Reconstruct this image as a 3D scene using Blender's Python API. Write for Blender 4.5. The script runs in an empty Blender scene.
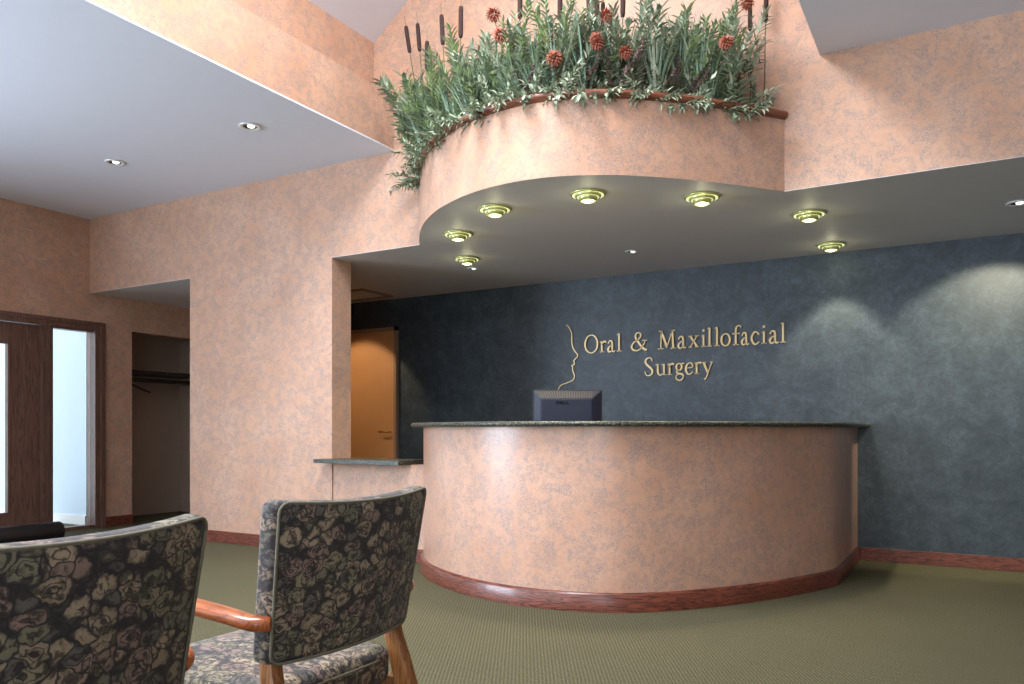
import bpy, bmesh, math, random
from mathutils import Vector, Matrix, Euler
from math import pi, sin, cos, radians
random.seed(7)
S = bpy.context.scene
COL = S.collection

# ------------------------------------------------------------------ camera
cam_d = bpy.data.cameras.new('camera'); cam = bpy.data.objects.new('camera', cam_d); COL.objects.link(cam)
cam.location = (0, 0, 1.02); cam.rotation_euler = (radians(90), 0, radians(30))
cam_d.sensor_fit = 'HORIZONTAL'; cam_d.sensor_width = 36.0; cam_d.lens = 785 / 1024 * 36
cam_d.shift_x = 0.0; cam_d.shift_y = (430 - 342) / 1024
cam_d.clip_start = 0.05
S.camera = cam

# ------------------------------------------------------------------ world, light, exposure
vs = S.view_settings
S.display_settings.display_device = 'sRGB'
vs.view_transform = 'Standard'; vs.look = 'None'; vs.exposure = -0.15; vs.gamma = 1.0; vs.use_curve_mapping = False
W = bpy.data.worlds.new('daylight'); S.world = W; W.use_nodes = True
bg = W.node_tree.nodes['Background']; bg.inputs[0].default_value = (0.82, 0.90, 1.0, 1); bg.inputs[1].default_value = 3.0

def area(name, loc, rot, sx, sy, power, col, spread=pi):
    l = bpy.data.lights.new(name, 'AREA'); l.shape = 'RECTANGLE'; l.size = sx; l.size_y = sy; l.energy = power; l.color = col
    l.spread = spread
    o = bpy.data.objects.new(name, l); COL.objects.link(o); o.location = loc; o.rotation_euler = rot; return o
def spot(name, loc, target, power, col, angle, blend=0.6, r=0.03):
    l = bpy.data.lights.new(name, 'SPOT'); l.energy = power; l.color = col; l.spot_size = radians(angle); l.spot_blend = blend
    l.shadow_soft_size = r
    o = bpy.data.objects.new(name, l); COL.objects.link(o); o.location = loc
    o.rotation_euler = (Vector(target) - Vector(loc)).to_track_quat('-Z', 'Y').to_euler(); return o
# daylight entering by the windows of the left wall, the back wall and the skylight of the vault, plus added uplights
area('left_window_daylight', (-7.68, -0.75, 1.7), (0, radians(-98), 0), 2.2, 3.4, 660, (0.68, 0.82, 1.0))
area('back_window_uplight', (-3.3, -2.84, 1.6), (radians(108), 0, 0), 3.4, 2.0, 24, (0.95, 0.95, 1.0))
area('back_window_uplight', (0.85, -2.84, 1.6), (radians(126), 0, 0), 3.1, 2.0, 95, (0.88, 0.92, 1.0), radians(120))  # tilted upward, added to brighten the right-hand ceiling
area('added_gable_light', (-2.4, -2.85, 4.0), (radians(112), 0, 0), 2.4, 1.0, 95, (0.92, 0.95, 1.0))  # unseen gable light, added to brighten the vault slopes
area('skylight_daylight', (-2.4, 1.7, 4.86), (0, 0, 0), 1.0, 3.4, 350, (0.95, 0.96, 1.0))

# ------------------------------------------------------------------ material helpers
def new_mat(name):
    m = bpy.data.materials.new(name); m.use_nodes = True
    nt = m.node_tree; b = nt.nodes['Principled BSDF']; return m, nt, b
def N(nt, t, **kw):
    n = nt.nodes.new(t)
    for k, v in kw.items():
        if k in n.inputs.keys(): n.inputs[k].default_value = v
        else: setattr(n, k, v)
    return n
def L(nt, a, b): nt.links.new(a, b)
def coords(nt, scale=(1, 1, 1), rot=(0, 0, 0)):
    tc = N(nt, 'ShaderNodeTexCoord'); mp = N(nt, 'ShaderNodeMapping')
    mp.inputs['Scale'].default_value = scale; mp.inputs['Rotation'].default_value = rot
    L(nt, tc.outputs['Object'], mp.inputs['Vector']); return mp.outputs['Vector']
def noise(nt, vec, scale, detail=4, rough=0.55, dist=0.0):
    n = N(nt, 'ShaderNodeTexNoise'); n.inputs['Scale'].default_value = scale; n.inputs['Detail'].default_value = detail
    n.inputs['Roughness'].default_value = rough; n.inputs['Distortion'].default_value = dist
    L(nt, vec, n.inputs['Vector']); return n.outputs['Fac']
def ramp(nt, fac, stops, interp='LINEAR'):
    r = N(nt, 'ShaderNodeValToRGB'); cr = r.color_ramp; cr.interpolation = interp
    while len(cr.elements) < len(stops): cr.elements.new(0.5)
    for e, (p, c) in zip(cr.elements, stops):
        e.position = p; e.color = (c[0], c[1], c[2], 1) if hasattr(c, '__len__') else (c, c, c, 1)
    L(nt, fac, r.inputs['Fac']); return r.outputs['Color']
def mix(nt, fac, a, b, mode='MIX'):
    m = N(nt, 'ShaderNodeMix', data_type='RGBA', blend_type=mode)
    for sock, v in ((m.inputs[0], fac), (m.inputs[6], a), (m.inputs[7], b)):
        if isinstance(v, (int, float)): sock.default_value = v
        elif isinstance(v, tuple): sock.default_value = (v[0], v[1], v[2], 1)
        else: L(nt, v, sock)
    return m.outputs[2]
def math_n(nt, op, a, b=0.0):
    m = N(nt, 'ShaderNodeMath', operation=op)
    for i, v in enumerate((a, b)):
        if isinstance(v, (int, float)): m.inputs[i].default_value = v
        else: L(nt, v, m.inputs[i])
    return m.outputs[0]
def bump(nt, b, h, strength=0.3, dist=0.01):
    n = N(nt, 'ShaderNodeBump'); n.inputs['Strength'].default_value = strength; n.inputs['Distance'].default_value = dist
    L(nt, h, n.inputs['Height']); L(nt, n.outputs[0], b.inputs['Normal'])
def plain(name, col, rough=0.5, metal=0.0, var=0.06, scale=12, coat=0.0):
    m, nt, b = new_mat(name); v = coords(nt)
    f = noise(nt, v, scale)
    c = mix(nt, f, tuple(x * (1 - var) for x in col), tuple(min(1, x * (1 + var)) for x in col))
    L(nt, c, b.inputs['Base Color']); b.inputs['Roughness'].default_value = rough; b.inputs['Metallic'].default_value = metal
    b.inputs['Coat Weight'].default_value = coat; return m

def wallpaper(name, base, light, fleck, rough, coat=0.0):
    m, nt, b = new_mat(name); v = coords(nt)
    big = noise(nt, v, 2.3, 4, 0.6)
    c = mix(nt, ramp(nt, big, [(0.32, 0), (0.7, 1)]), base, light)
    fine = noise(nt, v, 48, 5, 0.65, 0.8)
    c = mix(nt, ramp(nt, fine, [(0.42, 0), (0.62, 0.32)]), c, tuple(x * 0.80 for x in base))
    clump = noise(nt, v, 13.0, 3, 0.65, 0.8)
    fl = noise(nt, v, 125, 3, 0.65, 1.2)
    mask = math_n(nt, 'MULTIPLY', ramp(nt, clump, [(0.42, 0.16), (0.58, 1)]), ramp(nt, fl, [(0.46, 0), (0.54, 0.85)]))
    c = mix(nt, mask, c, fleck)
    L(nt, c, b.inputs['Base Color']); b.inputs['Roughness'].default_value = rough
    b.inputs['Specular IOR Level'].default_value = 0.3
    b.inputs['Coat Weight'].default_value = coat; b.inputs['Coat Roughness'].default_value = 0.28
    bump(nt, b, fine, 0.08, 0.004); return m
M = {}
M['peach'] = wallpaper('peach_sponged_wallpaper', (0.53, 0.295, 0.185), (0.61, 0.385, 0.27), (0.27, 0.23, 0.215), 0.5)
M['peach_gloss'] = wallpaper('peach_sponged_vinyl', (0.55, 0.30, 0.19), (0.64, 0.39, 0.275), (0.27, 0.23, 0.22), 0.38, 0.5)

def slate():
    m, nt, b = new_mat('slate_blue_suede_wallpaper'); v = coords(nt)
    a = noise(nt, v, 5.5, 6, 0.7, 0.6); f = noise(nt, v, 30, 5, 0.7, 1.0)
    c = mix(nt, ramp(nt, a, [(0.35, 0), (0.65, 1)]), (0.022, 0.035, 0.047), (0.062, 0.086, 0.104))
    c = mix(nt, ramp(nt, f, [(0.40, 0), (0.62, 0.65)]), c, (0.020, 0.027, 0.034))
    # vertical seams between the strips of paper
    s = N(nt, 'ShaderNodeSeparateXYZ'); L(nt, v, s.inputs[0])
    fr = math_n(nt, 'FRACT', math_n(nt, 'MULTIPLY', math_n(nt, 'ADD', s.outputs[0], 10.12), 1 / 1.18))
    c = mix(nt, math_n(nt, 'MULTIPLY', math_n(nt, 'LESS_THAN', fr, 0.004), 0.5), c, (0.02, 0.02, 0.02))
    L(nt, c, b.inputs['Base Color']); b.inputs['Roughness'].default_value = 0.5
    bump(nt, b, f, 0.1, 0.004); return m
M['slate'] = slate()
M['ceiling'] = plain('white_ceiling_paint', (0.70, 0.72, 0.80), 0.8, var=0.02)
M['soffit'] = plain('grey_soffit_paint', (0.64, 0.625, 0.63), 0.6, var=0.03)
M['white'] = plain('white_paint', (0.82, 0.83, 0.84), 0.6, var=0.02)
M['pale_blue'] = plain('pale_blue_wall_paint', (0.62, 0.74, 0.84), 0.7, var=0.02)
M['grey_taupe'] = plain('taupe_closet_paint', (0.42, 0.33, 0.26), 0.75, var=0.12, scale=3)

def wood(name, dark, mid, light, rough, axis='Z', scale=1.0, coat=0.3, detail=4, ang=0.0):
    """long grain: stretched noise rings along one axis"""
    m, nt, b = new_mat(name)
    sc = {'X': (0.6, 9, 9), 'Y': (9, 0.6, 9), 'Z': (9, 9, 0.6), 'XY': (1.3, 1.3, 22)}[axis]
    v = coords(nt, tuple(x * scale for x in sc), (0, 0, ang))
    n1 = noise(nt, v, 2.0, detail, 0.5, 0.4)
    rings = math_n(nt, 'FRACT', math_n(nt, 'MULTIPLY', n1, 9.0))
    fine = noise(nt, v, 22, 3, 0.7)
    c = ramp(nt, rings, [(0.0, dark), (0.25, mid), (0.7, light), (0.93, mid), (1.0, dark)])
    c = mix(nt, ramp(nt, fine, [(0.45, 0), (0.7, 0.45)]), c, dark)
    L(nt, c, b.inputs['Base Color']); b.inputs['Roughness'].default_value = rough
    b.inputs['Coat Weight'].default_value = coat; b.inputs['Coat Roughness'].default_value = 0.15
    return m
M['base_wood'] = wood('cherry_stained_oak_base', (0.022, 0.007, 0.005), (0.125, 0.032, 0.018), (0.25, 0.066, 0.033), 0.4, 'XY')
M['rim_wood'] = wood('planter_rim_cherry', (0.09, 0.03, 0.018), (0.20, 0.065, 0.035), (0.28, 0.10, 0.05), 0.4, 'XY')
M['door_wood'] = wood('dark_walnut_door', (0.075, 0.038, 0.027), (0.135, 0.070, 0.050), (0.18, 0.096, 0.070), 0.4, 'Z')
M['chair_wood'] = wood('orange_cherry_chair_wood', (0.22, 0.05, 0.014), (0.40, 0.105, 0.03), (0.50, 0.15, 0.045), 0.28, 'X', 1.4, 0.5)
M['leg_wood'] = wood('honey_chair_leg_wood', (0.17, 0.06, 0.015), (0.30, 0.12, 0.035), (0.38, 0.16, 0.05), 0.3, 'Z', 1.4, 0.5)
M['peach_door'] = plain('peach_door_paint', (0.62, 0.30, 0.12), 0.5, var=0.10, scale=5)
M['tan_trim'] = plain('tan_trim_paint', (0.30, 0.19, 0.12), 0.5)

def granite():
    m, nt, b = new_mat('dark_green_speckled_granite'); v = coords(nt)
    vo = N(nt, 'ShaderNodeTexVoronoi'); vo.inputs['Scale'].default_value = 170; L(nt, v, vo.inputs['Vector'])
    n = noise(nt, v, 90, 4, 0.7)
    c = ramp(nt, n, [(0.40, (0.012, 0.016, 0.012)), (0.52, (0.035, 0.045, 0.035)), (0.64, (0.22, 0.20, 0.14))])
    c = mix(nt, ramp(nt, vo.outputs['Distance'], [(0.1, 0.6), (0.28, 0)]), c, (0.02, 0.02, 0.015))
    L(nt, c, b.inputs['Base Color']); b.inputs['Roughness'].default_value = 0.35; b.inputs['Specular IOR Level'].default_value = 0.3; return m
M['granite'] = granite()

def carpet():
    m, nt, b = new_mat('olive_loop_carpet'); v = coords(nt, (1, 1, 1), (0, 0, radians(12)))
    s = N(nt, 'ShaderNodeSeparateXYZ'); L(nt, v, s.inputs[0])
    # staggered loops, about a centimetre each
    sx = math_n(nt, 'SINE', math_n(nt, 'MULTIPLY', s.outputs[0], 2 * pi / 0.021))
    sy = math_n(nt, 'SINE', math_n(nt, 'MULTIPLY', s.outputs[1], 2 * pi / 0.024))
    loop = math_n(nt, 'MULTIPLY', sx, sy)
    n = noise(nt, v, 160, 3, 0.7); big = noise(nt, v, 1.4, 4, 0.6)
    f = math_n(nt, 'ADD', math_n(nt, 'MULTIPLY', loop, 0.13), n)
    c = ramp(nt, f, [(0.28, (0.024, 0.022, 0.012)), (0.5, (0.090, 0.083, 0.047)), (0.72, (0.21, 0.192, 0.112))])
    c = mix(nt, ramp(nt, big, [(0.3, 0.0), (0.75, 0.35)]), c, (0.064, 0.059, 0.035))
    L(nt, c, b.inputs['Base Color']); b.inputs['Roughness'].default_value = 0.85
    b.inputs['Specular IOR Level'].default_value = 0.1
    bump(nt, b, f, 0.5, 0.004); return m
M['carpet'] = carpet()

def fabric():
    m, nt, b = new_mat('dark_floral_tapestry_fabric')
    tc = N(nt, 'ShaderNodeTexCoord'); v0 = tc.outputs['Object']
    dn = N(nt, 'ShaderNodeTexNoise'); dn.inputs['Scale'].default_value = 38; dn.inputs['Detail'].default_value = 2; L(nt, v0, dn.inputs['Vector'])
    ad = N(nt, 'ShaderNodeMix', data_type='RGBA', blend_type='LINEAR_LIGHT'); ad.inputs[0].default_value = 0.014
    L(nt, v0, ad.inputs[6]); L(nt, dn.outputs['Color'], ad.inputs[7]); v = ad.outputs[2]
    mp = N(nt, 'ShaderNodeMapping'); mp.inputs['Scale'].default_value = (0.4, 0.85, 1.1); L(nt, v, mp.inputs['Vector'])
    vo = N(nt, 'ShaderNodeTexVoronoi'); vo.inputs['Scale'].default_value = 31; vo.inputs['Randomness'].default_value = 0.75
    L(nt, mp.outputs[0], vo.inputs['Vector'])
    d = vo.outputs['Distance']
    g = noise(nt, v, 70, 3, 0.7)
    dd = math_n(nt, 'ADD', d, math_n(nt, 'MULTIPLY', math_n(nt, 'SUBTRACT', g, 0.5), 0.30))
    # rosettes: pale heart, dark ring, pale petals, a thin dark outline between neighbours
    mask = ramp(nt, dd, [(0.0, 0.9), (0.09, 1.0), (0.12, 0.10), (0.20, 0.16), (0.235, 1.0), (0.34, 0.9), (0.375, 0.15), (0.405, 0.2), (0.43, 1.0), (0.62, 0.8), (0.70, 0.1)])
    v2 = N(nt, 'ShaderNodeTexVoronoi', feature='DISTANCE_TO_EDGE'); v2.inputs['Scale'].default_value = 31; v2.inputs['Randomness'].default_value = 0.75
    L(nt, mp.outputs[0], v2.inputs['Vector'])
    mask = mix(nt, 1.0, mask, ramp(nt, v2.outputs['Distance'], [(0.015, 0.05), (0.05, 1.0)]), 'MULTIPLY')
    sp = N(nt, 'ShaderNodeSeparateColor'); L(nt, vo.outputs['Color'], sp.inputs[0])
    pal = ramp(nt, sp.outputs[0], [(0.0, (0.32, 0.245, 0.165)), (0.22, (0.20, 0.18, 0.115)), (0.42, (0.38, 0.295, 0.195)),
                                   (0.58, (0.130, 0.115, 0.095)), (0.70, (0.27, 0.185, 0.145)), (0.86, (0.26, 0.225, 0.14))], 'CONSTANT')
    petals = ramp(nt, noise(nt, v, 70, 2, 0.6), [(0.40, 0.22), (0.54, 1.0)])
    pal = mix(nt, 1.0, pal, petals, 'MULTIPLY')
    c = mix(nt, mask, (0.016, 0.014, 0.018), pal)
    weave = noise(nt, v0, 500, 2, 0.8)
    L(nt, c, b.inputs['Base Color']); b.inputs['Roughness'].default_value = 0.7; b.inputs['Sheen Weight'].default_value = 0.1
    bump(nt, b, weave, 0.3, 0.002); return m
M['fabric'] = fabric()
M['piping'] = plain('olive_tan_welt_cord', (0.165, 0.15, 0.105), 0.7, var=0.4, scale=90)
M['gold'] = plain('polished_brass', (0.83, 0.62, 0.26), 0.28, 1.0, 0.03)
M['letter_gold'] = plain('gold_painted_letter', (0.50, 0.37, 0.18), 0.4, 0.5, 0.05)
M['brass_trim'] = plain('yellow_brass_trim', (0.56, 0.58, 0.22), 0.25, 0.45, 0.03)
M['chrome'] = plain('white_enamel_trim', (0.75, 0.75, 0.76), 0.3, 0.2, 0.03)
M['black_rubber'] = plain('black_rubber', (0.008, 0.008, 0.009), 0.5, var=0.2, scale=40)
M['black_iron'] = plain('black_painted_metal', (0.012, 0.010, 0.010), 0.4)
M['monitor'] = plain('charcoal_blue_plastic', (0.014, 0.018, 0.034), 0.4, var=0.05)
M['vent'] = plain('grey_brown_vent_plastic', (0.030, 0.025, 0.022), 0.5)
M['logo'] = plain('matt_black_print', (0.001, 0.001, 0.001), 1.0); M['logo'].node_tree.nodes['Principled BSDF'].inputs['Specular IOR Level'].default_value = 0.0
M['monitor'].node_tree.nodes['Principled BSDF'].inputs['Specular IOR Level'].default_value = 0.3
M['monitor_black'] = plain('black_plastic', (0.006, 0.006, 0.008), 0.4)
M['leaf'] = plain('deep_green_leaf', (0.18, 0.235, 0.15), 0.5, var=0.5, scale=25)
M['leaf_pale'] = plain('silvery_green_leaf', (0.38, 0.45, 0.33), 0.55, var=0.35, scale=25)
M['leaf_blue'] = plain('blue_green_grass_blade', (0.19, 0.30, 0.22), 0.5, var=0.4, scale=14)
M['leaf_bright'] = plain('fresh_green_leaf', (0.26, 0.35, 0.15), 0.5, var=0.35, scale=20)
M['dry'] = plain('dry_mauve_brown_leaf', (0.17, 0.11, 0.10), 0.7, var=0.4, scale=30)
M['stem'] = plain('green_brown_stem', (0.075, 0.090, 0.040), 0.6, var=0.2)
M['cattail'] = plain('dark_brown_cattail_felt', (0.040, 0.020, 0.017), 0.9, var=0.2, scale=80)
M['red_flower'] = plain('rust_red_petals', (0.34, 0.10, 0.06), 0.6, var=0.4, scale=60)
M['moss'] = plain('dark_green_moss', (0.030, 0.050, 0.022), 0.95, var=0.6, scale=40)

def glass():
    m, nt, b = new_mat('clear_window_glass'); nt.nodes.remove(b)
    t = N(nt, 'ShaderNodeBsdfTransparent'); g = N(nt, 'ShaderNodeBsdfGlossy'); g.inputs['Roughness'].default_value = 0.02
    t.inputs[0].default_value = (0.96, 0.98, 0.98, 1)
    fr = N(nt, 'ShaderNodeFresnel'); fr.inputs[0].default_value = 1.3
    mx = N(nt, 'ShaderNodeMixShader'); L(nt, fr.outputs[0], mx.inputs[0]); L(nt, t.outputs[0], mx.inputs[1]); L(nt, g.outputs[0], mx.inputs[2])
    L(nt, mx.outputs[0], nt.nodes['Material Output'].inputs[0]); return m
M['glass'] = glass()
def lamp_mat(name, col, st):
    m, nt, b = new_mat(name); b.inputs['Base Color'].default_value = (0.9, 0.9, 0.85, 1)
    b.inputs['Emission Color'].default_value = (*col, 1); b.inputs['Emission Strength'].default_value = st; return m
M['bulb'] = lamp_mat('lit_halogen_lens', (1.0, 0.97, 0.72), 2.2)
M['glow'] = lamp_mat('gap_light_leak_glow', (0.92, 0.95, 0.45), 1.0)  # emission standing in for light that leaks around the eyeballs
M['bulb_white'] = lamp_mat('lit_recessed_lens', (1.0, 0.97, 0.92), 1.8)

# ------------------------------------------------------------------ mesh helpers
def link(name, bm, mat, parent=None, smooth=False):
    me = bpy.data.meshes.new(name); bmesh.ops.recalc_face_normals(bm, faces=bm.faces); bm.to_mesh(me); bm.free()
    for mm in (mat if isinstance(mat, (list, tuple)) else [mat]): me.materials.append(M[mm])
    if smooth:
        for p in me.polygons: p.use_smooth = True
    o = bpy.data.objects.new(name, me); COL.objects.link(o)
    if parent: o.parent = parent
    return o
def flat_sharp(o, ang=40):
    me = o.data
    bm = bmesh.new(); bm.from_mesh(me)
    for e in bm.edges:
        if len(e.link_faces) == 2 and e.calc_face_angle(0) > radians(ang): e.smooth = False
    for f in bm.faces: f.smooth = True
    bm.to_mesh(me); bm.free(); return o
def tag(o, label, cat, group=None, kind=None):
    o['label'] = label; o['category'] = cat
    if group: o['group'] = group
    if kind: o['kind'] = kind
    return o
def thing(name, label, cat, loc=(0, 0, 0), rz=0, group=None):
    o = bpy.data.objects.new(name, None); COL.objects.link(o); o.location = loc; o.rotation_euler = (0, 0, rz)
    o.empty_display_size = 0.1
    return tag(o, label, cat, group)
def struct(o, label=None, cat=None):
    o['kind'] = 'structure'
    if label: o['label'] = label
    if cat: o['category'] = cat
    return o
def box(bm, x0, x1, y0, y1, z0, z1):
    v = [bm.verts.new(p) for p in ((x0, y0, z0), (x1, y0, z0), (x1, y1, z0), (x0, y1, z0), (x0, y0, z1), (x1, y0, z1), (x1, y1, z1), (x0, y1, z1))]
    for f in ((0, 3, 2, 1), (4, 5, 6, 7), (0, 1, 5, 4), (1, 2, 6, 5), (2, 3, 7, 6), (3, 0, 4, 7)): bm.faces.new([v[i] for i in f])
def boxes(name, lst, mat, parent=None, bev=0.0):
    bm = bmesh.new()
    for b in lst: box(bm, *b)
    if bev: bmesh.ops.bevel(bm, geom=bm.edges[:], offset=bev, segments=2, affect='EDGES', profile=0.5)
    return link(name, bm, mat, parent)
def prism(bm, pts, z0, z1):
    """closed outline in plan extruded from z0 to z1"""
    lo = [bm.verts.new((p[0], p[1], z0)) for p in pts]; hi = [bm.verts.new((p[0], p[1], z1)) for p in pts]
    n = len(pts)
    for i in range(n): bm.faces.new((lo[i], lo[(i + 1) % n], hi[(i + 1) % n], hi[i]))
    f1 = bm.faces.new(lo[::-1]); f2 = bm.faces.new(hi)
    bmesh.ops.triangulate(bm, faces=[f1, f2])
def catmull(P, n=8):
    out = []
    P = [tuple(p) for p in P]
    Q = [P[0]] + P + [P[-1]]
    for i in range(1, len(Q) - 2):
        for k in range(n):
            t = k / n
            out.append(tuple(0.5 * (2 * b + (c - a) * t + (2 * a - 5 * b + 4 * c - d) * t * t + (3 * b - a - 3 * c + d) * t ** 3)
                             for a, b, c, d in zip(Q[i - 1], Q[i], Q[i + 1], Q[i + 2])))
    out.append(P[-1]); return out
def offset(P, d):
    """parallel curve in plan; positive d goes to the right of the walking direction"""
    out = []
    for i in range(len(P)):
        a = P[max(0, i - 1)]; b = P[min(len(P) - 1, i + 1)]
        tx, ty = b[0] - a[0], b[1] - a[1]; l = math.hypot(tx, ty) or 1
        out.append((P[i][0] + ty / l * d, P[i][1] - tx / l * d))
    return out
def smooth2(P, it=2):
    for _ in range(it):
        P = [P[0]] + [tuple((P[i - 1][k] + 2 * P[i][k] + P[i + 1][k]) / 4 for k in (0, 1)) for i in range(1, len(P) - 1)] + [P[-1]]
    return P
def strip_profile(bm, curve, prof, closed_ends=True):
    """sweep a closed (offset, z) profile along a plan curve"""
    rings = []
    cols = [offset(curve, o) for o, z in prof]
    for i in range(len(curve)):
        rings.append([bm.verts.new((cols[k][i][0], cols[k][i][1], prof[k][1])) for k in range(len(prof))])
    m = len(prof)
    for a, b in zip(rings, rings[1:]):
        for k in range(m): bm.faces.new((a[k], a[(k + 1) % m], b[(k + 1) % m], b[k]))
    if closed_ends: bm.faces.new(rings[0][::-1]); bm.faces.new(rings[-1])
def lathe(bm, prof, n=32, cx=0, cy=0, mat=0, M4=None):
    rings = []
    for r, z in prof:
        if r < 1e-6: rings.append([bm.verts.new((cx, cy, z))])
        else: rings.append([bm.verts.new((cx + r * cos(2 * pi * k / n), cy + r * sin(2 * pi * k / n), z)) for k in range(n)])
    for a, b in zip(rings, rings[1:]):
        for k in range(n):
            q = [a[k % len(a)], a[(k + 1) % len(a)], b[(k + 1) % len(b)], b[k % len(b)]]
            q = list(dict.fromkeys(q))
            if len(q) > 2: bm.faces.new(q).material_index = mat
def sweep(bm, path, size, up=(0, 0, 1), n=12, sq=2.0, mat=0):
    """path: 3D points; size: (a, b) per point half-widths (side, up); superellipse section"""
    path = [Vector(p) for p in path]; rings = []
    up = Vector(up)
    for i, p in enumerate(path):
        t = (path[min(i + 1, len(path) - 1)] - path[max(0, i - 1)]).normalized()
        s = t.cross(up).normalized(); u = s.cross(t).normalized()
        a, b = size[i] if isinstance(size, list) else size
        ring = []
        for k in range(n):
            th = 2 * pi * k / n; c, d = cos(th), sin(th)
            e = 2.0 / sq
            ring.append(bm.verts.new(p + s * a * math.copysign(abs(c) ** e, c) + u * b * math.copysign(abs(d) ** e, d)))
        rings.append(ring)
    for a, b in zip(rings, rings[1:]):
        for k in range(n): bm.faces.new((a[k], a[(k + 1) % n], b[(k + 1) % n], b[k])).material_index = mat
    bm.faces.new(rings[0][::-1]).material_index = mat; bm.faces.new(rings[-1]).material_index = mat
def rbox(bm, hx, hy, hz, r, deform=lambda p: p, n=(8, 8, 8), cs=4):
    """box with rounded corners (radius r), deformed by a function"""
    def ax(h, k):
        cor = [r * (1 - math.tan(radians(45) * (cs - i) / cs)) for i in range(cs)]
        mid = [-(h - r) + 2 * (h - r) * i / k for i in range(k + 1)]
        return [-h + c for c in cor] + mid + [h - c for c in reversed(cor)]
    X, Y, Z = ax(hx, n[0]), ax(hy, n[1]), ax(hz, n[2]); V = {}
    def vert(i, j, k):
        if (i, j, k) not in V:
            p = Vector((X[i], Y[j], Z[k]))
            q = Vector((max(-(hx - r), min(hx - r, p.x)), max(-(hy - r), min(hy - r, p.y)), max(-(hz - r), min(hz - r, p.z))))
            d = p - q
            if d.length > 1e-9: p = q + d.normalized() * r
            V[(i, j, k)] = bm.verts.new(deform(p))
        return V[(i, j, k)]
    I, J, K = len(X) - 1, len(Y) - 1, len(Z) - 1
    for i in range(I):
        for j in range(J):
            for k in (0, K): bm.faces.new((vert(i, j, k), vert(i + 1, j, k), vert(i + 1, j + 1, k), vert(i, j + 1, k)))
    for i in range(I):
        for k in range(K):
            for j in (0, J): bm.faces.new((vert(i, j, k), vert(i + 1, j, k), vert(i + 1, j, k + 1), vert(i, j, k + 1)))
    for j in range(J):
        for k in range(K):
            for i in (0, I): bm.faces.new((vert(i, j, k), vert(i, j + 1, k), vert(i, j + 1, k + 1), vert(i, j, k + 1)))
def copy_thing(root, loc=None, rot=None, scale=None):
    r = root.copy(); COL.objects.link(r)
    for ch in root.children:
        c = ch.copy(); COL.objects.link(c); c.parent = r
        for g in ch.children:
            d = g.copy(); COL.objects.link(d); d.parent = c
    if loc is not None: r.location = loc
    if rot is not None: r.rotation_euler = rot
    if scale is not None: r.scale = (scale,) * 3
    return r
def holes_wall(axis, c0, c1, a0, a1, z0, z1, holes):
    """list of boxes of a wall with rectangular openings; axis 'x' = wall plane of constant x (spans y)"""
    A = sorted({a0, a1, *[h[0] for h in holes], *[h[1] for h in holes]}); Z = sorted({z0, z1, *[h[2] for h in holes], *[h[3] for h in holes]})
    A = [a for a in A if a0 <= a <= a1]; Z = [z for z in Z if z0 <= z <= z1]; out = []
    for i in range(len(A) - 1):
        run = None
        for j in range(len(Z) - 1):
            am, zm = (A[i] + A[i + 1]) / 2, (Z[j] + Z[j + 1]) / 2
            solid = not any(h[0] < am < h[1] and h[2] < zm < h[3] for h in holes)
            if solid: run = [run[0], Z[j + 1]] if run else [Z[j], Z[j + 1]]
            if (not solid or j == len(Z) - 2) and run:
                out.append((c0, c1, A[i], A[i + 1], *run) if axis == 'x' else (A[i], A[i + 1], c0, c1, *run)); run = None
    return out

# ------------------------------------------------------------------ setting: the shell of the room
XL, YF, YD, XR, YB = -7.85, 4.85, 6.72, 4.2, -3.0
ZC, ZS = 3.2, 2.44
ft = 0.23
struct(boxes('floor', [(XL - 0.75, XR + 0.2, YB - 0.2, YD + 0.2, -0.1, 0.0)], 'carpet'))
# pink wall in front of the office with its header
struct(boxes('wall_front', [(XL, -6.276, YF, YF + ft, ZS, 5.2), (-6.276, -4.51, YF, YF + ft, 0, 5.2), (-4.51, XR, YF, YF + ft, ZS, 5.2)], 'peach'))
# half-height panel below the writing ledge
struct(boxes('wall_low_panel', [(-4.51, -3.45, YF + 0.012, YF + 0.15, 0, 0.752)], 'peach'))
# left wall with door, closet and windows
WIN = [(-2.5, -0.85, 0.5, 2.85), (-0.65, 1.0, 0.5, 2.85)]
struct(boxes('wall_left', holes_wall('x', XL - 0.14, XL, YB, YD, 0, ZC + 0.1, WIN + [(3.30, 5.008, -1, 2.142), (5.329, 6.35, -1, 2.09)]), 'peach'))
struct(boxes('wall_far', [(-6.1, XR, YD, YD + 0.12, 0, ZS + 0.1)], 'slate'))
struct(boxes('wall_right', [(XR, XR + 0.15, YB, YD + 0.12, 0, 5.2)], 'peach'))
BW = [(-5.2, -1.4, 0.4, 2.75), (-0.9, 2.6, 0.4, 2.75), (-3.6, -1.2, 3.4, 4.6)]  # upper opening is an added gable window that lights the vault
struct(boxes('wall_back', holes_wall('y', YB - 0.15, YB, XL, XR, 0, 5.2, BW), 'peach'))
struct(boxes('wall_alcove', [(-6.276, -6.1, YF + ft, YD + 0.12, 0, ZS), (XL, -6.276, 6.5, 6.6, 0, ZS)], 'peach'))
struct(boxes('wall_closet', [(XL - 0.75, XL - 0.70, 5.2, 6.5, 0, 2.3), (XL - 0.7, XL - 0.14, 5.15, 5.2, 0, 2.3), (XL - 0.7, XL - 0.14, 6.45, 6.5, 0, 2.3), (XL - 0.75, XL - 0.14, 5.15, 6.5, 2.3, 2.35)], 'grey_taupe'))
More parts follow.
